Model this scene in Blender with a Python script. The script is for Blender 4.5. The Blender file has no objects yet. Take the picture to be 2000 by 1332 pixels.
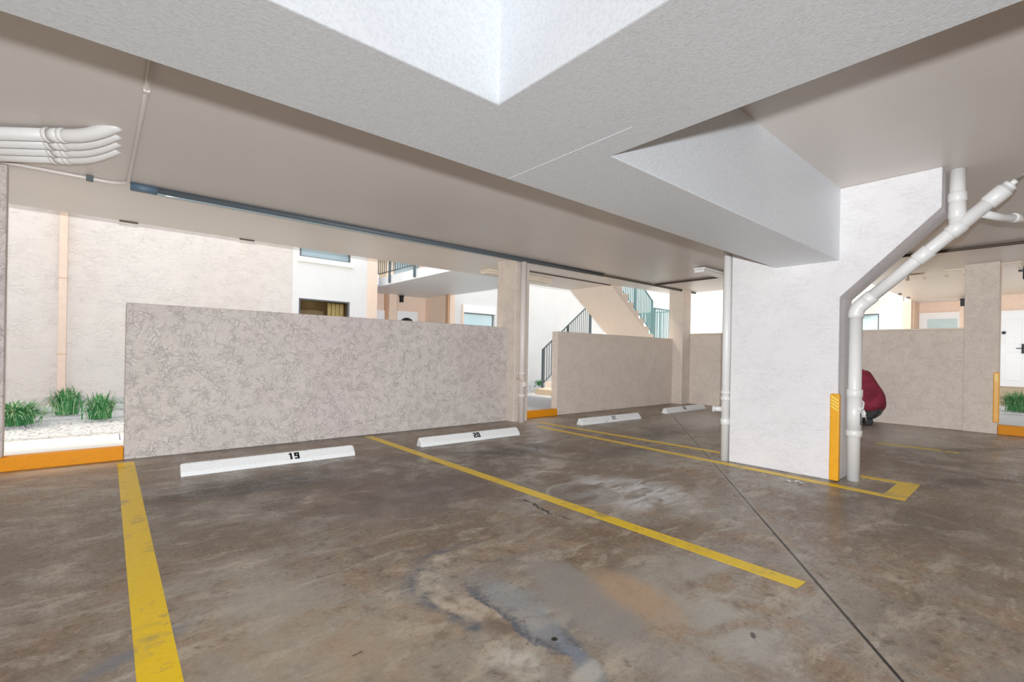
import bpy, bmesh, math, random
from mathutils import Vector, Matrix
random.seed(7)
C = bpy.context.scene.collection
PI = math.pi
sin, cos, rad = math.sin, math.cos, math.radians

# ------------------------------------------------------------------ node helpers
class NT:
    def __init__(s, name, rough=0.6, spec=0.5, metal=0.0):
        s.m = bpy.data.materials.new(name); s.m.use_nodes = True
        s.t = s.m.node_tree; s.n = s.t.nodes
        s.b = s.n['Principled BSDF']
        s.b.inputs['Roughness'].default_value = rough
        s.b.inputs['Specular IOR Level'].default_value = spec
        s.b.inputs['Metallic'].default_value = metal
        s.geo = s.n.new('ShaderNodeNewGeometry').outputs['Position']
    def link(s, a, b): s.t.links.new(a, b)
    def put(s, sock, v):
        if isinstance(v, bpy.types.NodeSocket): s.link(v, sock)
        elif v is not None:
            if sock.type == 'RGBA' and len(v) == 3: v = (*v, 1)
            sock.default_value = v
    def math(s, op, a, b=None, c=None, clamp=False):
        n = s.n.new('ShaderNodeMath'); n.operation = op; n.use_clamp = clamp
        for i, v in enumerate((a, b, c)): s.put(n.inputs[i], v)
        return n.outputs[0]
    def vmath(s, op, a, b=None):
        n = s.n.new('ShaderNodeVectorMath'); n.operation = op
        s.put(n.inputs[0], a); s.put(n.inputs[1], b)
        return n.outputs['Value'] if op in ('LENGTH', 'DISTANCE', 'DOT_PRODUCT') else n.outputs[0]
    def mapr(s, v, sc=(1, 1, 1), loc=(0, 0, 0), rot=0.0):
        n = s.n.new('ShaderNodeMapping'); n.vector_type = 'TEXTURE' if False else 'POINT'
        s.link(v, n.inputs[0]); n.inputs['Scale'].default_value = sc; n.inputs['Location'].default_value = loc
        n.inputs['Rotation'].default_value = (0, 0, rot)
        return n.outputs[0]
    def noise(s, scale, detail=4, rough=0.55, dist=0.0, vec=None, color=False, lac=2.0):
        n = s.n.new('ShaderNodeTexNoise'); s.link(vec or s.geo, n.inputs['Vector'])
        n.inputs['Scale'].default_value = scale; n.inputs['Detail'].default_value = detail
        n.inputs['Roughness'].default_value = rough; n.inputs['Distortion'].default_value = dist
        n.inputs['Lacunarity'].default_value = lac
        return n.outputs['Color' if color else 'Fac']
    def voro(s, scale, vec=None, feat='F1', rnd=1.0):
        n = s.n.new('ShaderNodeTexVoronoi'); n.feature = feat; s.link(vec or s.geo, n.inputs['Vector'])
        n.inputs['Scale'].default_value = scale; n.inputs['Randomness'].default_value = rnd
        return n.outputs['Distance']
    def ramp(s, v, a, b, lo=0.0, hi=1.0, smooth=True):
        n = s.n.new('ShaderNodeMapRange'); n.interpolation_type = 'SMOOTHSTEP' if smooth else 'LINEAR'
        s.put(n.inputs['Value'], v)
        for k, x in zip(('From Min', 'From Max', 'To Min', 'To Max'), (a, b, lo, hi)): n.inputs[k].default_value = x
        return n.outputs[0]
    def mix(s, f, a, b, mode='MIX'):
        n = s.n.new('ShaderNodeMix'); n.data_type = 'RGBA'; n.blend_type = mode
        s.put(n.inputs[0], f); s.put(n.inputs[6], a); s.put(n.inputs[7], b)
        return n.outputs[2]
    def bump(s, h, strength=0.3, dist=0.01, prev=None):
        n = s.n.new('ShaderNodeBump'); n.inputs['Strength'].default_value = strength; n.inputs['Distance'].default_value = dist
        s.link(h, n.inputs['Height'])
        if prev is not None: s.link(prev, n.inputs['Normal'])
        return n.outputs[0]
    def color(s, v): s.put(s.b.inputs['Base Color'], v); return s
    def normal(s, v): s.link(v, s.b.inputs['Normal']); return s
    def rough(s, v): s.put(s.b.inputs['Roughness'], v); return s

def flat(name, col, rough=0.5, spec=0.5, metal=0.0, var=0.06, sc=14):
    t = NT(name, rough, spec, metal)
    n = t.noise(sc, 3)
    dark = tuple(c * (1 - 2 * var) for c in col)
    t.color(t.mix(n, dark, tuple(min(1, c * (1 + var)) for c in col)))
    return t.m

def stucco(name, col, scale=16.0, strength=0.5, dist=0.012, tint=(0.93, 0.9, 0.97), crev_shade=0.14, rough=0.75, stretch=(1, 1, 1)):
    t = NT(name, rough, 0.3)
    v = t.mapr(t.geo, stretch)
    # trowelled swirls: warped noise ridges
    w = t.noise(3.1, 2, .5, 0, v, True)
    vv = t.vmath('ADD', v, t.vmath('MULTIPLY', w, (0.35, 0.35, 0.35)))
    n1 = t.noise(scale * .62, 2.5, .5, .9, vv)
    r = t.math('ABSOLUTE', t.math('SINE', t.math('MULTIPLY', n1, 12.5)))
    fade = t.ramp(t.noise(scale * .28, 2), .36, .62, .35, 1.0)
    br = t.noise(scale * 2.4, 4, .65, .6, vv)
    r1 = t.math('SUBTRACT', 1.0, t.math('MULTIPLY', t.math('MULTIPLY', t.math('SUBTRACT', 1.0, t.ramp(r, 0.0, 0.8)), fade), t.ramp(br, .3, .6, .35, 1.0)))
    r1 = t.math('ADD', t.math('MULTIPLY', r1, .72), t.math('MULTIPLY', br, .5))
    fine = t.noise(scale * 7, 3, .6, 0, v)
    h = t.math('ADD', r1, t.math('MULTIPLY', fine, 0.35))
    big = t.noise(0.55, 3, .5, 0.5)
    big2 = t.noise(1.7, 2)
    base = t.mix(t.ramp(big, .38, .66), col, tuple(a * b for a, b in zip(col, tint)))
    base = t.mix(t.ramp(big2, .35, .7, 0, .35), base, tuple(c * .9 for c in col))
    base = t.mix(t.math('MULTIPLY', t.math('SUBTRACT', 1.0, r1), crev_shade), base, tuple(c * .5 for c in col))  # occlusion shade between the trowel swirls, mixed into the base colour
    t.color(base)
    t.normal(t.bump(h, strength, dist))
    return t.m

def ceiling_paint(name, col, scale=40, strength=0.35, dist=0.006, rough=0.45, spec=0.4, col2=None, spec_dots=0.0, stretch=(1, 1, 1)):
    t = NT(name, rough, spec)
    v = t.mapr(t.geo, stretch)
    a = t.noise(scale, 3, .5, 0, v)
    b = t.noise(scale * .3, 3, .55, .4, v)
    h = t.math('ADD', a, t.math('MULTIPLY', b, 0.8))
    big = t.noise(.5, 3, .55, .6); gr = t.noise(70, 3, .65, 0, v)
    base = t.mix(t.ramp(big, .36, .64), col, col2 or tuple(c * .93 for c in col))
    base = t.mix(t.ramp(gr, .42, .66, 0, .32), base, tuple(c * .72 for c in col))
    t.color(base)
    t.normal(t.bump(h, strength, dist))
    return t.m

# ------------------------------------------------------------------ concrete floor
def concrete_floor():
    t = NT('stained_concrete', .5, .45)
    P = t.geo
    ws = t.noise(1.3, 4, .6, 0, None, True)
    W = t.vmath('ADD', P, t.vmath('MULTIPLY', t.vmath('SUBTRACT', ws, (.5, .5, .5)), (.5, .5, 0)))
    wf = t.noise(7, 3, .6, 0, None, True)
    WF = t.vmath('ADD', P, t.vmath('MULTIPLY', t.vmath('SUBTRACT', wf, (.5, .5, .5)), (.16, .16, 0)))
    WM = t.vmath('ADD', WF, t.vmath('MULTIPLY', t.vmath('SUBTRACT', ws, (.5, .5, .5)), (.25, .25, 0)))
    n1 = t.noise(.75, 5, .6, .6, W); n2 = t.noise(2.3, 6, .68, .5)
    n3 = t.noise(9, 5, .65, .3); n4 = t.noise(38, 4, .7)
    st = t.noise(2.2, 5, .7, .6, t.mapr(P, (1, 2.6, 1), rot=.45))
    st2 = t.noise(5, 5, .7, .5, t.mapr(P, (1, 3.0, 1), rot=.55))
    grey = (.225, .205, .182); brown = (.140, .098, .068); tan = (.265, .190, .130); light = (.35, .315, .27); dark = (.062, .047, .038)
    c = t.mix(t.ramp(n1, .38, .62), grey, brown)
    c = t.mix(t.ramp(n2, .47, .66, 0, .75), c, tan)
    c = t.mix(t.ramp(st, .50, .66, 0, .75), c, light)
    c = t.mix(t.ramp(st2, .52, .70, 0, .55), c, brown)
    c = t.mix(t.ramp(n3, .52, .70, 0, .62), c, dark)
    c = t.mix(t.ramp(n3, .46, .30, 0, .35), c, light)
    c = t.mix(t.ramp(n4, .55, .72, 0, .7), c, dark)
    c = t.mix(t.ramp(n4, .45, .28, 0, .6), c, light)
    def ell(cx, cy, rx, ry, rot=0.0, soft=.5, vec=None):
        d = t.vmath('SUBTRACT', vec or W, (cx, cy, 0))
        n = t.n.new('ShaderNodeMapping'); n.vector_type = 'POINT'
        t.link(d, n.inputs[0]); n.inputs['Rotation'].default_value = (0, 0, -rot)
        q = t.vmath('MULTIPLY', n.outputs[0], (1 / rx, 1 / ry, 0))
        return t.vmath('LENGTH', q)
    def blob(c, col, amt, *a, soft=.5, vec=None, tex=None):
        f = t.ramp(ell(*a, vec=vec), 1 - soft, 1 + soft * .6, 1, 0)
        if tex is not None: f = t.math('MULTIPLY', f, tex)
        return t.mix(t.math('MULTIPLY', f, amt), c, col)
    tex = t.ramp(n2, .34, .56); texr = t.ramp(n2, .62, .42)
    tx3 = t.ramp(st2, .38, .56)
    # front of the bays: darker, oil-soaked strip behind the wheel stops
    c = blob(c, (.085, .068, .056), .75, 2.6, 4.6, 3.4, 1.5, .0, soft=.7, tex=tex)
    c = blob(c, (.040, .031, .026), .85, 1.0, 5.15, .95, .38, .05, soft=.6, tex=tx3)
    c = blob(c, (.045, .036, .031), .85, 4.25, 4.9, .75, .34, .1, soft=.6, tex=tx3)
    c = blob(c, (.035, .028, .024), .75, 1.15, 5.05, .75, .22, .0, soft=.7)
    c = blob(c, (.038, .031, .027), .7, 4.3, 4.85, .6, .2, .1, soft=.7)
    c = blob(c, (.07, .06, .055), .8, 7.6, 4.6, 1.3, .35, .2, soft=.6)
    c = blob(c, (.06, .052, .05), .7, 5.4, 4.0, .7, .25, .0, soft=.6)
    c = blob(c, (.10, .085, .085), .6, 2.3, 3.9, .8, .45, .2, soft=.7)
    c = blob(c, (.11, .085, .068), .6, -1.0, 3.6, 1.1, 2.2, .0, soft=.7, tex=tex)
    c = blob(c, (.095, .078, .066), .75, 5.2, .9, .9, .9, .2, soft=.7, tex=tex)
    c = blob(c, (.10, .085, .074), .65, 8.2, 1.0, 1.9, .7, .3, soft=.7, tex=tex)
    c = blob(c, (.055, .046, .042), .8, 7.4, .55, 1.5, .16, -.5, soft=.7)
    c = blob(c, (.060, .050, .045), .75, 10.2, .75, 1.6, .14, -.6, soft=.7)
    # bright patches
    c = blob(c, (.54, .57, .63), .95, 3.85, 2.75, .55, .62, .3, soft=.7, tex=t.ramp(st, .35, .6))  # bluish-white glossy reflection painted into the floor colour
    c = blob(c, (.42, .37, .32), .7, 3.95, 3.9, .45, .22, .3, soft=.7, tex=texr)
    c = blob(c, (.50, .50, .50), .8, 10.4, 4.6, 2.2, 1.2, .0, soft=.7)
    c = blob(c, (.42, .41, .40), .75, 10.9, 2.0, 2.0, .8, .0, soft=.7)
    c = blob(c, (.33, .32, .30), .65, 2.6, 1.2, .9, .45, .6, soft=.7, tex=texr)
    c = blob(c, (.31, .29, .26), .5, .6, 2.5, .45, .9, .2, soft=.8, tex=texr)
    c = blob(c, (.30, .235, .17), .5, .75, 1.9, .6, .7, .2, soft=.8, tex=tex)
    # the pale tide mark round the puddle, open to one side
    e = ell(1.80, 2.16, .42, .50, .1, vec=WM)
    ring = t.math('MULTIPLY', t.ramp(e, .62, .92), t.ramp(e, 1.18, .98))
    side = t.ramp(t.vmath('DOT_PRODUCT', P, (.85, -.1, 0)), 1.10, 1.62, 1, 0)
    c = t.mix(t.math('MULTIPLY', t.math('MULTIPLY', ring, side), t.ramp(n3, .35, .62, .75, .12)), c, (.42, .38, .33))
    ring2 = t.math('MULTIPLY', t.ramp(e, 1.02, 1.12), t.ramp(e, 1.30, 1.14))
    c = t.mix(t.math('MULTIPLY', t.math('MULTIPLY', ring2, side), t.ramp(n3, .35, .6, .25, .95)), c, (.085, .098, .12))
    # smooth grey skim patch and blue-grey stain beside it
    c = blob(c, (.215, .205, .200), .85, 2.0, 1.72, .22, .55, -.25, soft=.35, vec=WF)
    c = blob(c, (.36, .25, .165), .7, 2.25, 1.55, .17, .34, -.25, soft=.6, vec=WF)
    c = blob(c, (.20, .23, .27), .9, 1.66, 1.88, .13, .46, -.10, soft=.6, vec=WM, tex=t.ramp(n4, .3, .62, 1, .45))
    e2 = ell(1.66, 1.88, .14, .46, -.10, vec=WM)
    edge = t.math('MULTIPLY', t.ramp(e2, .6, .9), t.ramp(e2, 1.2, 1.0))
    side2 = t.ramp(t.vmath('DOT_PRODUCT', P, (1.0, .15, 0)), 1.88, 1.96, 1, 0)
    c = t.mix(t.math('MULTIPLY', t.math('MULTIPLY', edge, side2), t.ramp(n4, .3, .6, .3, 1)), c, (.075, .09, .115))
    c = blob(c, (.16, .19, .235), .8, 1.60, 1.38, .06, .24, -.2, soft=.7, vec=WM)
    c = blob(c, (.44, .43, .40), .8, 1.36, 1.56, .10, .12, .3, soft=.4, vec=WM, tex=t.ramp(n3, .35, .6, 1, .3))
    c = blob(c, (.42, .41, .38), .6, 1.55, 1.30, .10, .07, .3, soft=.5, vec=WM)
    c = blob(c, (.16, .105, .066), .6, 1.46, 1.78, .06, .12, .0, soft=.6, vec=WM)
    c = blob(c, (.17, .135, .10), .9, 1.215, 1.885, .048, .042, .0, soft=.35, vec=WF)
    c = blob(c, (.008, .007, .006), 1.0, 1.606, 1.534, .017, .015, .0, soft=.3, vec=P)
    c = blob(c, (.03, .025, .022), .9, 2.37, .955, .03, .013, .5, soft=.5, vec=P)
    c = blob(c, (.12, .13, .155), .8, .1, 2.62, .28, .055, .5, soft=.7, vec=WF)
    c = blob(c, (.14, .13, .12), .6, 2.1, 2.33, .33, .03, .35, soft=.7, vec=WM)
    # faint round drip mark
    e3 = ell(3.5, 2.98, .36, .36, 0, vec=P)
    rg = t.math('MULTIPLY', t.ramp(e3, .93, .985), t.ramp(e3, 1.05, 1.0))
    c = blob(c, (.10, .09, .085), .55, 3.5, 2.98, .36, .36, soft=.2, vec=P)
    c = t.mix(t.math('MULTIPLY', rg, .5), c, (.40, .38, .35))
    # scattered little spots
    vs = t.n.new('ShaderNodeTexVoronoi'); t.link(WF, vs.inputs['Vector']); vs.inputs['Scale'].default_value = 3.1
    sp = t.math('MULTIPLY', t.ramp(vs.outputs['Distance'], .055, .02), t.ramp(t.noise(1.1, 1), .5, .6))
    c = t.mix(t.math('MULTIPLY', sp, .8), c, (.03, .025, .022))
    vs2 = t.n.new('ShaderNodeTexVoronoi'); t.link(P, vs2.inputs['Vector']); vs2.inputs['Scale'].default_value = 17
    c = t.mix(t.math('MULTIPLY', t.ramp(vs2.outputs['Distance'], .10, .04), t.ramp(t.noise(2.3, 2), .5, .62, 0, .55)), c, (.50, .47, .42))
    # crack beside the middle line
    def seg(ax, ay, bx, by, w, vec):
        L = math.hypot(bx - ax, by - ay); ux, uy = (bx - ax) / L, (by - ay) / L
        d = t.vmath('SUBTRACT', vec, (ax, ay, 0))
        al = t.vmath('DOT_PRODUCT', d, (ux, uy, 0)); pr = t.math('ABSOLUTE', t.vmath('DOT_PRODUCT', d, (-uy, ux, 0)))
        inside = t.math('MULTIPLY', t.math('GREATER_THAN', al, 0), t.math('LESS_THAN', al, L))
        return t.math('MULTIPLY', inside, t.ramp(pr, w, w * .5))
    crack = t.math('MAXIMUM', seg(2.90, 3.22, 2.84, 2.76, .016, WF), seg(2.85, 2.68, 2.86, 2.58, .014, WF))
    c = t.mix(crack, c, (.012, .010, .009))
    # saw-cut joint running diagonally across the slab
    joint = seg(10.9, 6.62, .9, -.78, .011, P)
    j2 = seg(10.9, 6.62, .9, -.78, .05, P)
    c = t.mix(t.math('MULTIPLY', j2, .25), c, (.30, .28, .25))
    c = t.mix(joint, c, (.014, .012, .011))
    # darker line along the foot of the walls
    c = blob(c, (.085, .07, .055), .7, 3.0, 7.12, 3.2, .17, 0, soft=.5, vec=WF)
    # mortar-coloured strip by the doorway
    c = blob(c, (.40, .37, .33), .7, -1.2, 6.95, 1.6, .22, 0, soft=.6, vec=WF)
    c = blob(c, (.46, .43, .39), .7, 6.6, 6.8, .7, .40, 0, soft=.6, vec=WF)
    c = t.mix(1.0, c, (1.32, 1.25, 1.16), 'MULTIPLY')
    g1 = t.noise(90, 3, .7); c = t.mix(t.ramp(g1, .55, .75, 0, .4), c, dark); c = t.mix(t.ramp(g1, .45, .28, 0, .4), c, light)
    t.color(c)
    t.rough(t.math('ADD', t.ramp(n2, .35, .65, .24, .42), t.ramp(n4, .4, .7, 0, .16)))
    h = t.math('ADD', t.math('MULTIPLY', n3, .6), t.math('MULTIPLY', n4, .5))
    h = t.math('SUBTRACT', h, t.math('MULTIPLY', t.math('MAXIMUM', joint, crack), 1.6))
    t.normal(t.bump(h, .28, .008))
    return t.m

def worn_paint(name, col, wear=.5, under=(.20, .175, .145), rough=.42, sc=3.0, bare=.6):
    t = NT(name, rough + .12, .2)
    n = t.noise(sc, 5, .65, .3); f = t.noise(34, 4, .7); m = t.noise(11, 4, .65)
    c = t.mix(t.ramp(f, .5, .75, 0, .4), col, tuple(x * .62 for x in col))
    c = t.mix(t.ramp(n, .66 - .2 * wear, .76 - .1 * wear, 0, bare), c, under)
    c = t.mix(t.math('MULTIPLY', t.ramp(m, .58, .70), wear * .8), c, under)
    t.color(c)
    t.normal(t.bump(t.math('ADD', f, m), .25, .004))
    return t.m

M = {}
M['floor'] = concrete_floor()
PINK = (.80, .725, .69)
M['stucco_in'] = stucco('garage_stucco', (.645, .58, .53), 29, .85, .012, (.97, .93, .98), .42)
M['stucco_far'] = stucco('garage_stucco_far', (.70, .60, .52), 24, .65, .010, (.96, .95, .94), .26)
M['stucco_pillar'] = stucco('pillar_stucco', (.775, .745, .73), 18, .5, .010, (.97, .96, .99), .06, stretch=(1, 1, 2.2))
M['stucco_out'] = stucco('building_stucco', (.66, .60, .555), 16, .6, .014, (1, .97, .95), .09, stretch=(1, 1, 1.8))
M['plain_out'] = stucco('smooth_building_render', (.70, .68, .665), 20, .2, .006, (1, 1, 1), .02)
M['stair'] = flat('pale_stair_paint', (.82, .70, .595), .7, .3)
M['peach'] = flat('peach_paint', (.82, .64, .52), .7, .3)
M['peach_dark'] = flat('tan_trim_paint', (.56, .35, .22), .7, .3)
M['downspout'] = flat('tan_downspout_paint', (.70, .53, .43), .6, .3)
M['ceiling'] = ceiling_paint('ceiling_paint', (.71, .645, .60), 30, .30, .003, .37, .6, (.68, .62, .575), stretch=(1, 1.7, 1))
M['beam'] = ceiling_paint('beam_paint', (.84, .87, .905), 105, .5, .0035, .42, .5, (.815, .845, .885))
M['yellow'] = worn_paint('yellow_line_paint', (.80, .53, .012), .5, rough=.20)
M['yellow2'] = worn_paint('faded_yellow_line_paint', (.66, .48, .09), .75, bare=.75)
M['curb'] = worn_paint('ochre_curb_paint', (.70, .26, .006), .25, (.34, .16, .03), .45, 5)
M['guard'] = flat('orange_yellow_guard', (.80, .37, .008), .4, .5, var=.08)
M['guard_y'] = flat('guard_pale_stripe', (.85, .68, .12), .4, .5)
M['stop'] = worn_paint('white_wheel_stop_paint', (.80, .80, .79), .22, (.42, .40, .36), .5, 5)
M['black'] = flat('black_paint', (.015, .015, .016), .5, .4)
M['pipe'] = flat('painted_pipe', (.77, .75, .725), .38, .5, var=.03)
M['pipe_pink'] = flat('painted_pipe_warm', (.70, .63, .575), .4, .5, var=.03)
M['slate'] = flat('slate_conduit', (.085, .10, .11), .5, .4)
M['brownline'] = flat('brown_conduit', (.10, .075, .055), .6, .3)
M['bluetape'] = flat('blue_tape', (.10, .15, .20), .5, .4)
M['walk'] = flat('sidewalk_concrete', (.58, .59, .61), .8, .2, var=.04, sc=6)
M['gravelbase'] = flat('gravel_bed', (.50, .48, .455), .9, .2, var=.2, sc=60)
M['pebble'] = flat('white_pebble', (.66, .65, .64), .8, .2, var=.12, sc=25)
M['ground'] = flat('outer_ground', (.62, .60, .57), .9, .2)
M['grass'] = flat('grass_blade_green', (.07, .27, .09), .5, .4, var=.25, sc=9)
M['grass2'] = flat('grass_blade_pale', (.34, .50, .24), .5, .4, var=.2, sc=9)
M['frame'] = flat('dark_window_frame', (.12, .13, .14), .4, .5)
M['white'] = flat('white_paint', (.86, .86, .86), .45, .4, var=.02)
M['cream'] = flat('cream_sill', (.90, .88, .78), .6, .3)
M['doorwhite'] = flat('white_door_paint', (.84, .86, .88), .4, .4, var=.02)
M['rail'] = flat('dark_railing_metal', (.10, .13, .145), .4, .5, .3)
M['railteal'] = flat('teal_grey_railing', (.20, .36, .39), .4, .5, .2)
M['maroon'] = None
M['chrome'] = flat('brushed_steel', (.62, .60, .58), .3, .5, .9)
M['lamp'] = flat('fixture_white', (.85, .84, .80), .35, .5, var=.02)
M['tan'] = flat('tan_fixture', (.72, .62, .50), .6, .3)
M['interior'] = flat('room_brown', (.60, .45, .27), .8, .2, var=.3, sc=2)
M['curtain'] = flat('curtain_ochre', (.85, .68, .36), .8, .2, var=.2, sc=12)
M['wood'] = flat('brown_step', (.50, .39, .27), .7, .3)

t = NT('maroon_cover_cloth', .75, .2)
a_ = t.noise(3, 3, .6, .8)
t.color(t.mix(t.ramp(a_, .35, .65), (.255, .030, .052), (.17, .018, .034)))
t.normal(t.bump(t.noise(6, 3, .5, 1.5), .35, .03)); M['maroon'] = t.m

def glassy(name, col, rough=.08, spec=.8):
    t = NT(name, rough, spec); t.color(t.mix(t.noise(1.3, 2), tuple(c * .85 for c in col), col)); return t.m
M['glass_blue'] = glassy('window_glass_blue_grey', (.30, .38, .42))
M['glass_cyan'] = glassy('window_glass_pale_cyan', (.62, .80, .84))
M['glass_dark'] = glassy('dark_door_glass', (.02, .02, .02))
t = NT('clear_window_glass', .02, .5)
t.b.inputs['Transmission Weight'].default_value = 1.0; t.b.inputs['IOR'].default_value = 1.02; t.color((.92, .9, .82))
M['clear'] = t.m

# ------------------------------------------------------------------ mesh helpers
class B:
    def __init__(s): s.bm = bmesh.new(); s.mi = 0
    def _mark(s, faces, smooth=False):
        for f in faces: f.material_index = s.mi; f.smooth = smooth
    def quad_grid(s): pass
    def box(s, a, b, rot=None, piv=None):
        x0, y0, z0 = a; x1, y1, z1 = b
        vs = [s.bm.verts.new(p) for p in ((x0, y0, z0), (x1, y0, z0), (x1, y1, z0), (x0, y1, z0), (x0, y0, z1), (x1, y0, z1), (x1, y1, z1), (x0, y1, z1))]
        fs = [s.bm.faces.new([vs[i] for i in q]) for q in ((0, 3, 2, 1), (4, 5, 6, 7), (0, 1, 5, 4), (1, 2, 6, 5), (2, 3, 7, 6), (3, 0, 4, 7))]
        if rot is not None:
            m = Matrix.Translation(piv) @ rot @ Matrix.Translation(-Vector(piv))
            for v in vs: v.co = m @ v.co
        s._mark(fs); return s
    def prism(s, pts, axis, lo, hi):
        """outline pts in the two other axes, extruded along axis"""
        def mk(p, h):
            if axis == 'x': return (h, p[0], p[1])
            if axis == 'y': return (p[0], h, p[1])
            return (p[0], p[1], h)
        A = [s.bm.verts.new(mk(p, lo)) for p in pts]; Bv = [s.bm.verts.new(mk(p, hi)) for p in pts]
        n = len(pts); fs = [s.bm.faces.new(A[::-1]), s.bm.faces.new(Bv)]
        for i in range(n): fs.append(s.bm.faces.new((A[i], A[(i + 1) % n], Bv[(i + 1) % n], Bv[i])))
        s._mark(fs); return s
    def tube(s, pts, r, seg=16, cap=True, rads=None):
        pts = [Vector(p) for p in pts]; rings = []
        up = None
        for i, p in enumerate(pts):
            d = (pts[min(i + 1, len(pts) - 1)] - pts[max(i - 1, 0)]).normalized()
            if up is None:
                up = Vector((0, 0, 1)) if abs(d.z) < .9 else Vector((1, 0, 0))
            u = (up - d * up.dot(d)).normalized(); w = d.cross(u); up = u
            rr = rads[i] if rads else r
            rings.append([s.bm.verts.new(p + (u * cos(2 * PI * k / seg) + w * sin(2 * PI * k / seg)) * rr) for k in range(seg)])
        fs = []
        for a, b in zip(rings, rings[1:]):
            for k in range(seg): fs.append(s.bm.faces.new((a[k], a[(k + 1) % seg], b[(k + 1) % seg], b[k])))
        s._mark(fs, True)
        if cap: s._mark([s.bm.faces.new(rings[0][::-1]), s.bm.faces.new(rings[-1])])
        return s
    def ball(s, c, r, sc=(1, 1, 1), seg=14):
        m = Matrix.Translation(c) @ Matrix.Diagonal((*[r * k for k in sc], 1))
        q = bmesh.ops.create_uvsphere(s.bm, u_segments=seg, v_segments=max(6, seg // 2), radius=1, matrix=m)
        s._mark({f for v in q['verts'] for f in v.link_faces}, True); return s
    def done(s, name, mat, parent=None, bevel=0.0, loc=None):
        bm = s.bm
        bmesh.ops.recalc_face_normals(bm, faces=bm.faces)
        me = bpy.data.meshes.new(name)
        origin = Vector((0, 0, 0))
        if loc is not None:
            origin = Vector(loc)
            for v in bm.verts: v.co -= origin
        bm.to_mesh(me); bm.free()
        for m_ in (mat if isinstance(mat, (list, tuple)) else [mat]): me.materials.append(M[m_])
        o = bpy.data.objects.new(name, me); C.objects.link(o)
        if parent is not None:
            o.parent = parent; o.location = origin - PW[parent.name]
            PW[o.name] = origin
        else:
            o.location = origin; PW[o.name] = origin
        if bevel:
            md = o.modifiers.new('edge', 'BEVEL'); md.width = bevel; md.segments = 2; md.limit_method = 'ANGLE'; md.angle_limit = rad(40)
        return o
PW = {}
def tag(o, label=None, cat=None, group=None, kind=None):
    if label: o['label'] = label
    if cat: o['category'] = cat
    if group: o['group'] = group
    if kind: o['kind'] = kind
    return o
def thing(name, loc, label, cat, group=None, kind=None):
    o = bpy.data.objects.new(name, None); C.objects.link(o); o.location = loc; PW[o.name] = Vector(loc)
    o.empty_display_size = .1
    return tag(o, label, cat, group, kind)
def struct(o, label=None, cat=None):
    return tag(o, label, cat, None, 'structure')
def copy_tree(o, loc, label, rot=None):
    r = o.copy(); C.objects.link(r); r.location = loc; PW[r.name] = Vector(loc); r['label'] = label
    if rot is not None: r.rotation_euler = (0, 0, rot)
    for ch in list(o.children):
        c = ch.copy(); C.objects.link(c); c.parent = r
        for g in list(ch.children):
            d = g.copy(); C.objects.link(d); d.parent = c
    return r

ZC = 3.2; ZB = 2.41
# ------------------------------------------------------------------ garage shell
f = B()
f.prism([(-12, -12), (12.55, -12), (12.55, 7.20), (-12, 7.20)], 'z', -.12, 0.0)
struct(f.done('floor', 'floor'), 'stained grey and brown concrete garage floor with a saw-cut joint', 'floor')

f = B()
f.prism([(-12, -12), (12.95, -12), (12.95, -.8), (18.9, -.8), (18.9, 3.1), (12.95, 3.1), (12.95, 7.70), (10.12, 7.82), (10.12, 9.31), (8.55, 9.31), (8.55, 9.13), (-12, 9.13)], 'z', ZC, ZC + .3)
struct(f.done('ceiling', 'ceiling'), 'painted concrete garage ceiling between the beams', 'ceiling')

f = B(); f.prism([(-12, 1.61), (1.275, 1.61), (1.275, -12), (2.066, -12), (2.066, 1.61), (6.06, 1.61), (6.06, 2.258), (-12, 2.258)], 'z', ZB, ZC + .02)
struct(f.done('beam', 'beam', bevel=.007), 'wide white concrete beams meeting overhead in a T and running to the white pillar', 'beam')
f = B(); f.box((1.867, 1.34, ZB - .0018), (1.871, 2.25, ZB + .005))
struct(f.done('trim_6', 'beam', bevel=.001), 'thin raised paint seam across the beam underside', 'trim')

# pillar slab with its haunch
f = B()
f.prism([(1.60, 0), (2.78, 0), (2.78, ZC), (.78, ZC), (.78, 2.81), (1.60, 2.01)], 'x', 6.06, 6.52)
struct(f.done('pillar', 'stucco_pillar', bevel=.012), 'white stucco pillar slab with a slanted bracket under the ceiling', 'pillar')

# front half walls
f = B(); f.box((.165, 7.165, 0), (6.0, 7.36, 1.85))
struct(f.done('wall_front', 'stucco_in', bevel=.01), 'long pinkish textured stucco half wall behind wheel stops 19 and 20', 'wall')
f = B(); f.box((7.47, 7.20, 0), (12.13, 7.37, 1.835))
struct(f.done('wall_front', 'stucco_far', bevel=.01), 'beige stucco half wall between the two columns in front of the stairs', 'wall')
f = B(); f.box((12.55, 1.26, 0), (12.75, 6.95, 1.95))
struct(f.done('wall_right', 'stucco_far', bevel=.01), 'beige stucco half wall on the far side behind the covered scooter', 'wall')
f = B(); f.box((12.53, 1.25, 1.95), (12.77, 6.95, 1.985))
struct(f.done('trim_1', 'tan', bevel=.004), 'thin tan cap along the top of the far side half wall', 'trim')
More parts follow.
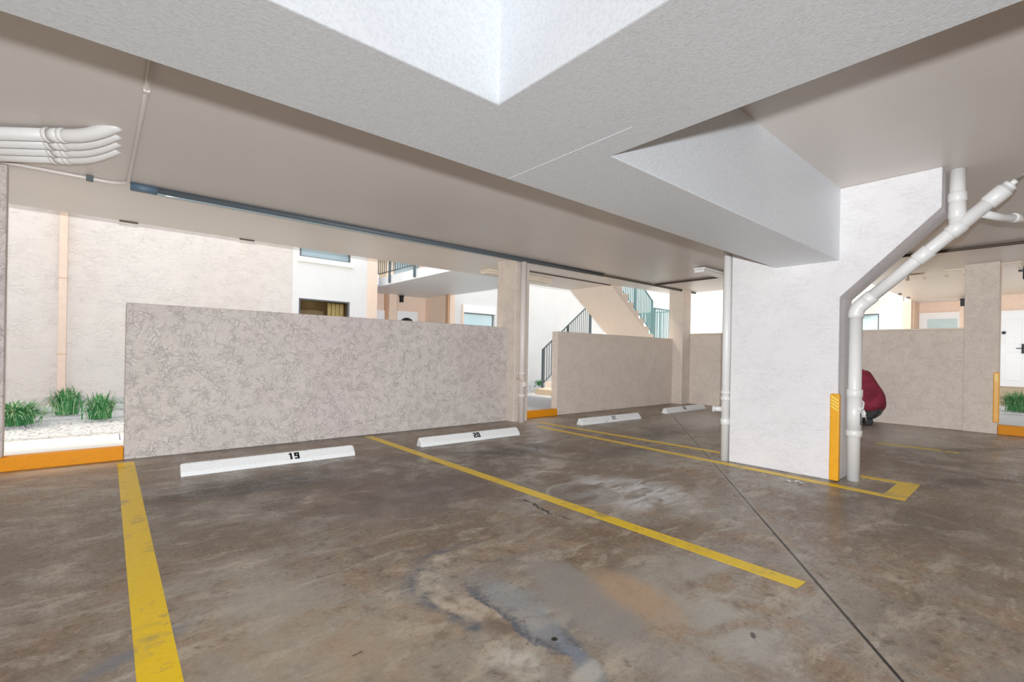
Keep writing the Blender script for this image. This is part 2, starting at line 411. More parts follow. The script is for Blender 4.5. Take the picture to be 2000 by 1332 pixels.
# columns
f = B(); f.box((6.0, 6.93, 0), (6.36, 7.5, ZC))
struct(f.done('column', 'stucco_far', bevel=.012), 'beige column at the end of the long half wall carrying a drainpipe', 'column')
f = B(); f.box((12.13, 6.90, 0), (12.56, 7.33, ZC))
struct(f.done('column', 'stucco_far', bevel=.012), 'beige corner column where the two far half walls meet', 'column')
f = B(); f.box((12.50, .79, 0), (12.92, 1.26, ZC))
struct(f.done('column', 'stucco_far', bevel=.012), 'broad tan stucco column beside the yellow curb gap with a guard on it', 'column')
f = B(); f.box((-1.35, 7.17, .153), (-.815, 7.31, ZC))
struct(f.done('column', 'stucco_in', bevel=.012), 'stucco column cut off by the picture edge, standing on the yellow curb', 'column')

# curbs
f = B(); f.box((-12, 7.165, 0), (.162, 7.30, .152))
struct(f.done('curb', 'curb', bevel=.01), 'long ochre painted curb before the gravel bed', 'curb')
f = B(); f.box((6.362, 7.165, 0), (7.468, 7.30, .145))
struct(f.done('curb', 'curb', bevel=.01), 'short ochre painted curb in the gap before the stairs', 'curb')
f = B(); f.box((12.53, -4, 0), (12.68, .788, .17))
struct(f.done('curb', 'curb', bevel=.01), 'ochre painted curb below the white house door', 'curb')

# unseen walls behind the camera, closed to full height to cut ambient daylight
f = B(); f.box((-12.2, -12, 0), (-12, 7.2, 3.2)); struct(f.done('wall_left', 'stucco_in'))
f = B(); f.box((-12, -12.2, 0), (12.55, -12, 3.2)); struct(f.done('wall_back', 'stucco_in'))
f = B(); f.box((12.55, -12, 0), (12.75, -4, 3.2)); struct(f.done('wall_right', 'stucco_far'))

# ------------------------------------------------------------------ outdoors
f = B(); f.box((-40, -40, -.3), (60, 60, -.13)); struct(f.done('ground', 'ground'))
f = B(); f.box((-12, 7.302, -.1), (6.9, 7.78, .148)); f.box((-12, 7.79, -.1), (.135, 8.33, .148)); f.box((.147, 7.79, -.1), (6.9, 8.33, .148))
struct(f.done('sidewalk', 'walk', bevel=.006), 'white concrete sidewalk strip beyond the long curb', 'sidewalk')
f = B(); f.box((6.905, 7.302, -.1), (14, 10.42, .146))
struct(f.done('sidewalk', 'walk', bevel=.006), 'white concrete landing in front of the stair foot', 'sidewalk')
f = B(); f.box((12.77, -12, -.1), (15.3, 7.29, .16))
struct(f.done('sidewalk', 'walk', bevel=.006), 'white concrete walk outside the garage by the house door', 'sidewalk')

def gravel(x0, y0, x1, y1, z, n, label, box=None):
    r = random.Random(int(abs(x0 * 31 + y0 * 17)) + 3)
    bx = box or (x0, y0, x1, y1)
    V = [(x0, y0, -.1), (x1, y0, -.1), (x1, y1, -.1), (x0, y1, -.1), (x0, y0, z), (x1, y0, z), (x1, y1, z), (x0, y1, z)]
    F = [(0, 3, 2, 1), (4, 5, 6, 7), (0, 1, 5, 4), (1, 2, 6, 5), (2, 3, 7, 6), (3, 0, 4, 7)]; MI = [0] * 6
    for i in range(n):
        x = r.uniform(bx[0] + .03, bx[2] - .03); y = r.uniform(bx[1] + .03, bx[3] - .03); s_ = r.uniform(.016, .036); a0 = r.uniform(0, 6.3)
        k0 = len(V); hz = s_ * r.uniform(.6, 1.0)
        for q, (rr, zz) in enumerate(((.75, 0), (1.0, .35), (.7, .8))):
            for j in range(6):
                aa = a0 + j * PI / 3 + q * .2; jr = s_ * rr * r.uniform(.8, 1.15)
                V.append((x + jr * cos(aa), y + jr * .75 * sin(aa), z + hz * zz))
        for q in range(2):
            for j in range(6):
                F.append((k0 + q * 6 + j, k0 + q * 6 + (j + 1) % 6, k0 + q * 6 + 6 + (j + 1) % 6, k0 + q * 6 + 6 + j)); MI.append(1)
        F.append(tuple(k0 + 12 + j for j in range(6))); MI.append(1)
    me = bpy.data.meshes.new('gravel'); me.from_pydata(V, [], F); me.materials.append(M['gravelbase']); me.materials.append(M['pebble'])
    me.polygons.foreach_set('material_index', MI); me.update()
    o = bpy.data.objects.new('gravel', me); C.objects.link(o)
    return tag(o, label, 'gravel', None, 'stuff')
gravel(-12, 8.34, 6.9, 12.585, .15, 7000, 'bed of white gravel along the facade behind the long curb', (-2.4, 8.36, .5, 12.5))
gravel(6.905, 10.44, 16, 12.95, .15, 900, 'white gravel patch beside the stair foot', (8.5, 10.5, 13, 12.9))
gravel(15.31, -12, 17.98, 3.1, .17, 1800, 'white gravel bed below the raised house door', (15.3, .2, 17.9, 1.3))
# low border stones in the front bed
f = B(); f.box((-3, 11.2, .15), (.9, 11.28, .20)); f.box((-3, 10.1, .15), (.9, 10.16, .185))
struct(f.done('border', 'gravelbase', bevel=.01), 'low grey edging strips lying in the gravel bed', 'border')

# facade across the gravel
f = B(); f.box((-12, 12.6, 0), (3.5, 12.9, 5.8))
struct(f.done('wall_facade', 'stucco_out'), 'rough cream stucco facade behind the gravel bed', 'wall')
f = B()
f.box((3.5, 12.585, 0), (3.66, 12.9, 5.8)); f.box((4.97, 12.585, 0), (5.45, 12.9, 5.8))
f.box((3.66, 12.585, 0), (4.97, 12.9, 1.5)); f.box((3.66, 12.585, 2.64), (4.97, 12.9, 3.68)); f.box((3.66, 12.585, 4.9), (4.97, 12.9, 5.8))
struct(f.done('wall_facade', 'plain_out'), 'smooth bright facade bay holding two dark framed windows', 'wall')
f = B(); f.box((-.45, 12.47, .15), (3.4, 12.6, .30))
struct(f.done('trim_2', 'gravelbase', bevel=.02), 'pale footing ledge at the foot of the stucco facade', 'trim')
f = B(); f.box((5.45, 12.56, 0), (5.74, 12.9, 5.8))
struct(f.done('pilaster', 'peach'), 'peach painted pilaster at the end of the facade', 'pilaster')

# downspout with joints
d = thing('downspout', (-.66, 12.52, .3), 'tan square downspout running up the stucco facade', 'downspout')
f = B(); f.box((-.72, 12.46, .30), (-.60, 12.595, 5.7)); f.done('pipe', 'downspout', d, .008)
for z in (1.16, 2.62, 4.3):
    f = B(); f.box((-.726, 12.455, z), (-.594, 12.595, z + .012)); f.done('joint', 'peach_dark', d)

# windows in the facade
def window(n, x0, x1, z0, z1, y, mats, label, sill=None, room=False):
    w = thing('window_%d' % n, ((x0 + x1) / 2, y, z0), label, 'window', None, 'structure')
    f = B(); t_ = .035
    f.box((x0, y, z0), (x0 + t_, y + .06, z1)); f.box((x1 - t_, y, z0), (x1, y + .06, z1))
    f.box((x0 + t_, y, z1 - t_), (x1 - t_, y + .06, z1)); f.box((x0 + t_, y, z0), (x1 - t_, y + .06, z0 + t_))
    f.done('window_frame', mats[0], w)
    f = B(); f.box((x0 + t_, y + .03, z0 + t_), (x1 - t_, y + .036, z1 - t_)); f.done('pane', mats[1], w)
    if sill:
        f = B(); f.box((x0 - .05, y - .10, z0 - sill), (x1 + .08, y + .05, z0)); f.done('window_sill', 'cream', w, .01)
    if room:
        f = B(); f.box((x0, y + .55, z0), (x1, y + .6, z1)); f.box((x0 - .02, y + .05, z0), (x0, y + .6, z1)); f.box((x1, y + .05, z0), (x1 + .02, y + .6, z1))
        f.box((x0, y + .05, z1), (x1, y + .95, z1 + .02)); f.box((x0, y + .05, z0 - .02), (x1, y + .95, z0)); f.done('room_lining', 'interior', w)
        f = B(); xs = x0 + .78; k = 0
        while xs < x1 - .08:
            f.box((xs, y + .15 + .03 * (k % 2), z0), (xs + .045, y + .2 + .03 * (k % 2), z1 - .05)); xs += .055; k += 1
        f.done('curtain', 'curtain', w)
        f = B(); f.box((x0 + .05, y + .4, z0), (x0 + .75, y + .54, z1 - .25)); f.done('cabinet', 'wood', w)
    return w
window(1, 3.67, 4.96, 1.5, 2.64, 12.62, ('frame', 'clear'), 'lower facade window showing a brown room and ochre curtains', room=True)
window(2, 3.67, 4.96, 3.69, 4.9, 12.60, ('frame', 'glass_blue'), 'upper facade window with blue-grey glass over a cream sill', sill=.13)

# walkway slab and recessed entrance
f = B(); f.box((6.0, 9.135, ZC), (8.54, 13.0, ZC + .19)); f.box((6.05, 9.2, ZC + .19), (8.5, 13.0, ZC + .26))
struct(f.done('walkway_slab', 'beam'), 'upper walkway slab joining the garage roof to the entrance', 'slab')
f = B(); f.box((5.955, 9.14, ZC), (5.998, 13.1, ZC + .25))
struct(f.done('trim_3', 'white', bevel=.008), 'bright white fascia board along the upper walkway edge', 'trim')
f = B(); f.box((5.74, 14.5, 0), (8.4, 14.7, 5.8))
struct(f.done('wall_entrance', 'peach'), 'peach back wall of the entrance recess', 'wall')
f = B(); f.box((5.74, 12.62, ZC), (5.80, 14.5, ZC + .3)); f.box((5.8, 13.0, ZC), (8.4, 14.5, ZC + .19))
struct(f.done('slab', 'beam'), 'soffit over the entrance recess', 'slab')
f = B(); f.box((8.4, 12.98, 0), (8.62, 14.7, 5.8))
struct(f.done('wall_entrance', 'peach'), 'peach side wall of the entrance recess', 'wall')
f = B(); f.box((8.34, 12.96, 0), (8.42, 13.10, ZC)); struct(f.done('trim_4', 'peach_dark'), 'brown trim strip down the recess corner', 'trim')
f = B(); f.box((5.62, 12.62, 0), (5.74, 14.7, 5.8)); struct(f.done('wall_entrance', 'peach'))
# pieces on the recess back wall
f = B(); f.box((6.87, 14.42, 0), (6.95, 14.5, ZC)); f.box((7.23, 14.42, 0), (7.30, 14.5, ZC))
struct(f.done('trim_5', 'peach_dark'), 'two brown vertical trims on the recess back wall', 'trim')
f = B(); f.box((6.95, 14.3, 0), (7.23, 14.5, ZC)); struct(f.done('pilaster', 'peach'), 'peach pilaster between the two recess doors', 'pilaster')

def door(n, org, ux, w, z0, z1, label, arch=False, transom=False, hinge=None):
    """door standing in the plane through org spanned by ux (horizontal) and z"""
    d = thing('door_%d' % n, (org[0], org[1], z0), label, 'door', None, 'structure')
    ux = Vector(ux); nrm = Vector((ux.y, -ux.x, 0))   # out of the wall, towards the garage
    O_ = Vector((org[0], org[1], 0))
    def bx(b, u0, u1, a0, a1, k0, k1):
        P_ = [O_ + ux * u + nrm * k for u, k in ((u0, k0), (u1, k0), (u1, k1), (u0, k1))]
        b.prism([(p.x, p.y) for p in P_], 'z', a0, a1)
    f = B(); t_ = .07
    bx(f, -t_, 0, z0, z1 + t_, 0, .05); bx(f, w, w + t_, z0, z1 + t_, 0, .05); bx(f, 0, w, z1, z1 + t_, 0, .05)
    f.done('door_frame', 'white', d)
    f = B(); bx(f, 0, w, z0, z1, 0, .02); f.done('door_leaf', 'doorwhite', d)
    if arch:
        f = B(); pts = []
        for k in range(13):
            a = PI * k / 12; pts.append((w * .5 - cos(a) * w * .36, z1 - .30 + sin(a) * .16))
        pts += [(w * .86, z1 - .55), (w * .14, z1 - .55)]
        Av = []
        for kk in (.02, .03): Av.append([f.bm.verts.new(O_ + ux * p[0] + nrm * kk + Vector((0, 0, p[1]))) for p in pts])
        f.bm.faces.new(Av[1])
        for i in range(len(pts)): f.bm.faces.new((Av[0][i], Av[0][(i + 1) % len(pts)], Av[1][(i + 1) % len(pts)], Av[1][i]))
        f.done('door_window', 'glass_dark', d)
    else:
        for (u0, u1, a0, a1) in ((.12, .46, .58, .92), (.54, .88, .58, .92), (.12, .46, .08, .46), (.54, .88, .08, .46)):
            f = B(); H_ = z1 - z0
            bx(f, u0 * w, u1 * w, z0 + a0 * H_, z0 + a1 * H_, .02, .032); f.done('door_panel', 'doorwhite', d, .008)
    return d, bx
door(1, (6.30, 14.5), (1, 0, 0), .53, .5, 2.60, 'narrow grey door beside the pilaster in the recess')
door(2, (7.37, 14.5), (1, 0, 0), .64, .5, 2.62, 'white recess door with a dark arched window', arch=True)
# sunlit wall beyond the recess
f = B(); f.box((8.62, 13.0, 0), (8.93, 13.3, 5.8)); f.box((10.3, 13.0, 0), (16.4, 13.3, 5.8)); f.box((8.93, 13.0, 0), (10.3, 13.3, 1.4)); f.box((8.93, 13.0, 2.93), (10.3, 13.3, 5.8))
struct(f.done('wall_facade', 'plain_out'), 'sunlit white wall behind the staircase', 'wall')
w3 = window(3, 8.97, 10.27, 1.4, 2.68, 13.03, ('frame', 'glass_cyan'), 'pale cyan window under a white shutter box')
f = B(); f.box((8.93, 12.93, 2.67), (10.30, 13.08, 2.93)); f.done('shutter_box', 'white', w3, .02)
f = B(); f.box((8.90, 12.95, 1.4), (8.97, 13.02, 2.93)); f.done('window_surround', 'peach', w3)

# upper storey door tones seen through the walkway railing
f = B(); f.box((6.2, 14.44, ZC + .2), (6.9, 14.5, 5.6)); struct(f.done('door_6', 'wood'), 'brown upper floor door behind the walkway railing', 'door')
f = B(); f.box((7.2, 14.44, ZC + .2), (8.1, 14.5, 5.6)); struct(f.done('door_7', 'glass_blue'), 'grey upper floor door behind the walkway railing', 'door')

# walkway railing
def railing(name, p0, p1, h, gap, label, mat, posts, drop=0.0, sl=.1, br=.008, parent=None):
    """p0, p1: foot line; parts (or sub-parts, when the railing belongs to the stairs) bottom_rail, post, baluster"""
    p0 = Vector(p0); p1 = Vector(p1); L = (p1 - p0).length; up = Vector((0, 0, 1))
    f = B(); f.tube([p0 + up * h, p1 + up * h], .022, 8)
    if parent is None:
        r = thing(name, p0, label, 'railing'); f.done('handrail', mat, r)
    else:
        r = f.done(name, mat, parent)
    f = B(); f.tube([p0 + up * sl, p1 + up * sl], .014, 8); f.done('bottom_rail', mat, r)
    for u in posts:
        p = p0.lerp(p1, u); f = B(); f.box((p.x - .025, p.y - .025, p.z - drop), (p.x + .025, p.y + .025, p.z + h)); f.done('post', mat, r)
    n = int(L / gap)
    for i in range(1, n):
        p = p0.lerp(p1, i / n); f = B(); f.box((p.x - br, p.y - br, p.z + sl), (p.x + br, p.y + br, p.z + h)); f.done('baluster', mat, r)
    return r
railing('walkway_railing', (5.92, 13.05, ZC + .25), (5.92, 9.16, ZC + .25), 1.0, .13, 'dark metal railing along the upper walkway above its white fascia', 'rail', (.01, .22, .58, .985), .22)

# ------------------------------------------------------------------ staircase
s = thing('staircase', (10.6, 9.0, .15), 'peach concrete switchback staircase behind the short half wall', 'staircase')
f = B(); n1 = 9; tr = .25; rs = (1.76 - .15) / n1; x = 9.75
pts = [(x, .148)]
for i in range(n1): pts += [(x + i * tr, .15 + (i + 1) * rs), (x + (i + 1) * tr, .15 + (i + 1) * rs)]
xe = x + n1 * tr; pts += [(xe, 1.55), (x + .3, .148)]
f.prism(pts, 'y', 9.36, 10.12); f.done('stair_flight', 'stair', s)
f = B(); n2 = 8; x2 = 12.16; rs2 = (3.44 - 1.76) / n2; tr2 = (x2 - 10.13) / n2
pts = [(x2, 1.60), (x2, 1.76)]
for i in range(n2): pts += [(x2 - i * tr2, 1.76 + (i + 1) * rs2), (x2 - (i + 1) * tr2, 1.76 + (i + 1) * rs2)]
pts += [(10.13, 3.19), (11.9, 1.93), (12.16, 1.74)]
pts = [p for i, p in enumerate(pts) if i not in (0,)]
pts[-1] = (12.14, 1.75)
f.prism(pts, 'y', 7.84, 9.30); f.done('stair_flight', 'stair', s)
f = B(); f.prism([(12.0, 9.36), (12.16, 9.36), (12.16, 7.84), (13.5, 7.84), (13.5, 10.4), (12.0, 10.4)], 'z', 1.6, 1.76); f.done('landing', 'stair', s)
f = B(); f.box((9.62, 9.34, .148), (9.748, 10.16, .30)); f.done('bottom_step', 'wood', s, .01)
railing('stair_railing', (9.80, 10.06, .44), (11.98, 10.06, 2.02), 1.02, .115, None, 'rail', (.01, .5, .99), .14, .0, parent=s)
railing('stair_railing', (12.14, 7.88, 2.02), (10.2, 7.88, 3.44), .92, .095, None, 'railteal', (.01, .45, .97), .2, .0, .012, parent=s)
railing('stair_railing', (12.14, 9.24, 2.02), (10.2, 9.24, 3.44), .92, .13, None, 'railteal', (.01, .97), .2, .0, .01, parent=s)
railing('landing_railing', (12.2, 7.88, 1.76), (13.46, 7.88, 1.76), .98, .10, None, 'railteal', (.01, .99), 0, .1, .012, parent=s)
railing('landing_railing', (13.46, 7.95, 1.76), (13.46, 10.3, 1.76), .98, .12, None, 'railteal', (.4, .99), 0, .1, .010, parent=s)

# ------------------------------------------------------------------ the house on the far side
XF = 18.9
f = B()
f.box((XF, 3.30, 0), (XF + .3, 3.90, 5.8)); f.box((XF, 3.90, 0), (XF + .3, 10.06, 1.4)); f.box((XF, 3.90, 2.83), (XF + .3, 10.06, 5.8)); f.box((XF, 5.4, 1.4), (XF + .3, 10.06, 2.83))
struct(f.done('wall_house', 'plain_out'), 'bright white house wall across the outer walk', 'wall')
f = B(); f.box((XF + .02, 10.06, 0), (XF + .35, 10.5, 5.8)); struct(f.done('pilaster', 'white'), 'white pilaster ending the house wall beyond the corner column', 'pilaster')
f = B(); f.box((XF - .03, 3.10, .5), (XF + .3, 3.30, ZC)); struct(f.done('pilaster', 'peach'), 'pale peach pilaster beside the house entrance recess', 'pilaster')
f = B(); f.box((XF + .3, 3.08, .5), (20.0, 3.28, ZC)); struct(f.done('wall_house', 'peach'), 'peach side wall of the house entrance recess', 'wall')
f = B(); f.box((20.0, 1.7, .5), (20.2, 3.28, ZC)); struct(f.done('wall_house', 'peach'), 'peach back wall above the recessed house door', 'wall')
f = B(); f.box((XF - .02, 1.82, .5), (XF + .3, 2.0, ZC)); struct(f.done('pilaster', 'peach'), 'peach pilaster beside the tan column holding a small black lamp', 'pilaster')
f = B(); f.box((XF, -6, .5), (XF + .3, 1.82, ZC)); struct(f.done('wall_house', 'peach'), 'peach wall around the white panelled house door', 'wall')
f = B(); f.box((18.0, -6, 0), (22, 3.3, .66)); struct(f.done('sidewalk', 'wood'), 'raised porch slab in front of the house doors', 'slab')
f = B(); f.box((18.9, 3.28, ZC), (22, -6, ZC + .2)); struct(f.done('slab', 'beam'))
w4 = window(4, 3.9, 5.4, 1.4, 2.83, 0, ('frame', 'glass_cyan'), 'pale cyan window in the white house wall')
# turn the window into the plane x = XF
w4.rotation_euler = (0, 0, -PI / 2); w4.location = (XF + .01, 4.65, 1.4)
d4, bx4 = door(4, (XF, 1.55), (0, -1, 0), .90, .67, 2.69, 'white panelled house door with knocker and dark handle')
f = B(); f.tube([(XF - .03, .74, 1.72), (XF - .075, .74, 1.72)], .014, 8); f.tube([(XF - .075, .74, 1.72), (XF - .075, .86, 1.72)], .011, 8)
f.box((XF - .045, .69, 1.58), (XF - .02, .76, 1.84)); f.done('handle', 'black', d4)
f = B(); f.tube([(XF - .02, 1.10, 2.15), (XF - .05, 1.10, 2.15)], .045, 8); f.done('knocker', 'black', d4)
d5, bx5 = door(5, (20.0, 3.0), (0, -1, 0), .88, .67, 2.80, 'recessed house door with a pale glazed top')
f = B(); f.box((19.955, 2.17, 2.3), (19.975, 2.87, 2.66)); f.done('door_window', 'glass_cyan', d5)

def lantern(x, y, z, lab):
    o = thing('wall_lantern', (x, y, z), lab, 'lamp')
    f = B(); f.box((x - .05, y - .06, z - .11), (x + .05, y + .06, z + .08)); f.done('lamp_body', 'black', o, .01)
    f = B(); f.prism([(x - .065, y - .075), (x + .065, y - .075), (x + .065, y + .075), (x - .065, y + .075)], 'z', z + .08, z + .105); f.done('lamp_cap', 'black', o)
    return o
lantern(7.41, 14.35, 3.08, 'black lantern on the wall of the peach entrance recess')
lantern(XF - .09, 1.92, 3.05, 'small black lamp seen beside the tan column')
o = thing('hanging_lantern', (13.45, .53, ZC), 'dark lantern hanging at the picture edge near the house door', 'lamp')
f = B(); f.tube([(13.45, .53, ZC), (13.45, .53, 3.13)], .012, 8); f.box((13.40, .50, 3.10), (13.50, .60, 3.13)); f.done('hook', 'black', o)
f = B(); f.box((13.38, .42, 2.94), (13.50, .54, 3.10)); f.done('lamp_body', 'black', o, .015)

# twin floodlights on the outer soffit
def flood(x, y, lab, rot=0.0):
    o = thing('ceiling_floodlight', (x, y, ZC), lab, 'lamp', 'floodlights under the outer soffit')
    f = B(); f.box((x - .03, y - .16, ZC - .03), (x + .03, y + .16, ZC)); f.done('base', 'tan', o, .006)
    for k, sgn in ((0, -1), (1, 1)):
        f = B(); f.tube([(x, y + sgn * .12, ZC - .03), (x + .02, y + sgn * .12, ZC - .07), (x + .07, y + sgn * .14, ZC - .11)], .02, 10, rads=(.012, .02, .038)); f.done('lamp_head', 'tan', o)
    return o
flood(13.15, 2.10, 'tan twin floodlight on the soffit nearer the slanted drainpipe')
flood(12.98, 1.45, 'tan twin floodlight on the soffit touching the tan column')
flood(12.75, .68, 'tan twin floodlight on the soffit beyond the tan column')
for i, (x, lab) in enumerate(((15.2, 'first dark soffit clip from the slanted drainpipe'), (16.8, 'middle dark clip on the soffit edge of the house'), (17.9, 'dark soffit clip closest to the peach pilaster'))):
    f = B(); f.box((x - .05, 2.97, ZC - .035), (x + .05, 3.04, ZC)); tag(f.done('ceiling_clip', 'frame', bevel=.006), lab, 'clip', 'clips on the house soffit edge')

# ------------------------------------------------------------------ plants
def clump(name, x, y, z, n, R, H, seed, lab, cat='plant'):
    r = random.Random(seed); root = thing(name, (x, y, z), lab, cat)
    for part, cnt, mat in (('leaves', n, 'grass'), ('pale_leaves', n // 3, 'grass2')):
        b = B(); bm = b.bm
        for i in range(cnt):
            a = r.uniform(0, 2 * PI); sp = r.uniform(.25, 1.0); h = H * r.uniform(.6, 1.1); w = r.uniform(.008, .017)
            bx_, by_ = x + r.gauss(0, R * .16), y + r.gauss(0, R * .16)
            dx, dy = cos(a), sin(a); prev = None
            for k in range(6):
                t_ = k / 5; rr = R * sp * t_ ** 1.3; zz = z + h * (t_ * 1.5 - t_ * t_ * (.5 + .75 * sp))
                ww = w * (1 - t_ * .9) * (.45 + .55 * min(1, t_ * 3))
                p = Vector((bx_ + dx * rr, by_ + dy * rr, max(zz, z)))
                q = [bm.verts.new(p + Vector((-dy, dx, 0)) * ww), bm.verts.new(p - Vector((-dy, dx, 0)) * ww)]
                if prev: bm.faces.new((prev[0], prev[1], q[1], q[0]))
                prev = q
        b.done(part, mat, root)
    return root
clump('grass_clump', -.98, 9.72, .188, 420, .54, .46, 1, 'broad drooping green clump nearest the stucco column')
clump('grass_clump', -.50, 10.75, .188, 240, .36, .60, 2, 'upright green clump below the downspout in the gravel')
clump('grass_clump', -.07, 9.85, .188, 240, .36, .54, 3, 'green clump in the gravel closest to the long half wall')
clump('grass_clump', 15.95, .62, .208, 420, .62, .62, 4, 'green clump in front of the house porch at the picture edge')
clump('low_plant', 12.05, 12.5, .188, 70, .45, .30, 5, 'low green plants on gravel behind the stair foot')
# small palm behind the stair flight
o = thing('palm_plant', (13.7, 11.5, .188), 'small palm crown between the stair flights', 'plant')
f = B(); f.tube([(13.7, 11.5, .188), (13.72, 11.5, 1.9)], .05, 8); f.done('trunk', 'peach_dark', o)
f = B(); r_ = random.Random(5)
for i in range(26):
    a = r_.uniform(0, 2 * PI); prev = None
    for k in range(6):
        t_ = k / 5; p = Vector((13.72 + cos(a) * .5 * t_, 11.5 + sin(a) * .5 * t_, 1.9 + .55 * t_ - .55 * t_ * t_ + r_.uniform(0, .05)))
        ww = .05 * sin(PI * (t_ * .9 + .08)); q = [f.bm.verts.new(p + Vector((-sin(a), cos(a), .2)) * ww), f.bm.verts.new(p - Vector((-sin(a), cos(a), -.2)) * ww)]
        if prev: f.bm.faces.new((prev[0], prev[1], q[1], q[0]))
        prev = q
f.done('fronds', 'grass', o)

# ------------------------------------------------------------------ wheel stops with stencilled numbers
SEG = {'0': 'abcdef', '1': 'bc', '2': 'abged', '9': 'abcdfg', 'x': ''}
def digit(b, ch, ox, w, h, place):
    s_ = w * .42
    R_ = {'a': (0, h - s_ * .8, w, h), 'd': (0, 0, w, s_ * .8), 'g': (0, h / 2 - s_ * .4, w, h / 2 + s_ * .4),
          'f': (0, h / 2, s_, h), 'b': (w - s_, h / 2, w, h), 'e': (0, 0, s_, h / 2), 'c': (w - s_, 0, w, h / 2)}
    if ch == '1': R_ = {'b': (w * .3, 0, w * .72, h), 'c': (w * .12, h * .72, w * .3, h * .92)}
    for k in SEG[ch]:
        x0, y0, x1, y1 = R_[k]
        vs = [b.bm.verts.new(place(ox + x, y)) for x, y in ((x0, y0), (x1, y0), (x1, y1), (x0, y1))]
        b.bm.faces.new(vs)
PROF = [(0, 0), (.006, .048), (.075, .120), (.105, .124), (.15, 0)]
def wheel_stop(x0, x1, yf0, yf1, num, label, npos, worn=False):
    L = math.hypot(x1 - x0, yf1 - yf0); a = math.atan2(yf1 - yf0, x1 - x0)
    root = thing('wheel_stop', (x0, yf0, 0), label, 'wheel stop', 'white concrete wheel stops')
    b = B(); ch = .03; rings = []
    for (u, sc) in ((0, .93), (ch, 1.0), (L - ch, 1.0), (L, .93)):
        rings.append([b.bm.verts.new((u, (p[0] - .07) * (1 if p[1] == 0 else sc) + .07, p[1] * sc)) for p in PROF])
    for A, B2 in zip(rings, rings[1:]):
        for i in range(5): b.bm.faces.new((A[i], A[(i + 1) % 5], B2[(i + 1) % 5], B2[i]))
    b.bm.faces.new(rings[0]); b.bm.faces.new(rings[-1][::-1])
    o = b.done('body', 'stop', root, .006)
    b = B(); w, h = .056, .088
    d_ = Vector((0, PROF[2][0] - PROF[1][0], PROF[2][1] - PROF[1][1])).normalized(); n_ = Vector((0, -d_.z, d_.y))
    org = Vector((0, PROF[1][0], PROF[1][1]))
    place = lambda x, y: Vector((x, 0, 0)) + org + d_ * y + n_ * .0015
    for k, c_ in enumerate(num): digit(b, c_, npos * L + k * .064, w, h, place)
    bm = b.bm; me = bpy.data.meshes.new('number'); bm.to_mesh(me); bm.free()
    me.materials.append(M['greyed' if worn else 'black'])
    q = bpy.data.objects.new('number', me); C.objects.link(q); q.parent = root
    q['label'] = 'black stencilled number' + ('' if worn else ' ' + num)
    o.location = (0, 0, 0); root.rotation_euler = (0, 0, a)
    return root
M['greyed'] = flat('worn_black_stencil', (.16, .16, .16), .6, .3, var=.4, sc=60)
wheel_stop(.59, 2.41, 5.875, 5.835, '19', 'white wheel stop stencilled 19 before the long half wall', .57)
wheel_stop(3.34, 5.14, 5.80, 5.765, '20', 'white wheel stop stencilled 20 beside the drainpipe column', .50)
wheel_stop(6.80, 8.60, 5.88, 5.80, '21', 'scuffed wheel stop before the short half wall by the stairs', .50, True)
wheel_stop(9.86, 11.70, 5.96, 5.96, '22', 'farthest wheel stop, angled near the corner column', .42, True)

# ------------------------------------------------------------------ painted lines
def line(name, quads, mat, label, lift=.0025):
    b = B()
    for q in quads:
        A = [b.bm.verts.new((x, y, lift)) for x, y in q]; Z = [b.bm.verts.new((x, y, .0002)) for x, y in q]
        b.bm.faces.new(A)
        for i in range(4): b.bm.faces.new((Z[i], Z[(i + 1) % 4], A[(i + 1) % 4], A[i]))
    o = b.done(name, mat); return tag(o, label, 'line', 'painted bay lines', 'structure')
line('bay_line', [[(.107, -.5), (.247, -.5), (.255, 6.98), (.105, 6.98)]], 'yellow', 'wide worn yellow line starting at the long curb')
line('bay_line', [[(3.055, .99), (3.178, .985), (3.172, 7.02), (3.05, 7.04)]], 'yellow', 'yellow line between wheel stops 19 and 20')
line('bay_line', [[(5.765, .965), (5.885, 1.15), (6.11, 6.30), (5.99, 6.30)], [(5.765, .965), (6.60, .985), (6.52, 1.16), (5.885, 1.15)], [(6.52, 1.16), (6.64, .99), (6.48, 6.62), (6.37, 6.62)]], 'yellow', 'yellow outline painted round the foot of the white pillar')
line('bay_line', [[(9.40, .98), (9.52, .98), (9.50, 1.95), (9.38, 1.95)]], 'yellow2', 'short faded yellow line in front of the far side wall')

# ------------------------------------------------------------------ corner guards
def guard(x0, x1, y0, y1, z0, z1, label, face):
    g_ = thing('corner_guard', ((x0 + x1) / 2, (y0 + y1) / 2, z0), label, 'corner guard', 'yellow corner guards')
    f = B(); f.box((x0, y0, z0), (x1, y1, z1)); f.done('guard_strip', 'guard', g_, .012)
    f = B()
    for k in range(4):
        zc = z1 - .035 - k * .036
        vs = []
        for (yy, dz) in ((y0 + .012, 0), (y1 - .012, .045), (y1 - .012, .062), (y0 + .012, .017)):
            vs.append(f.bm.verts.new((x0 - .0015, yy, zc + dz - .045)))
        f.bm.faces.new(vs)
    bm = f.bm; me = bpy.data.meshes.new('stripes'); bm.to_mesh(me); bm.free(); me.materials.append(M['guard_y'])
    q = bpy.data.objects.new('warning_stripes', me); C.objects.link(q); q.parent = g_; q.location = -PW[g_.name]
    return g_
guard(6.02, 6.085, 1.575, 1.665, .01, .955, 'orange-yellow guard at the foot of the white pillar', 0)
guard(12.455, 12.51, .77, .85, .22, 1.145, 'orange-yellow guard on the tan column above the curb', 0)

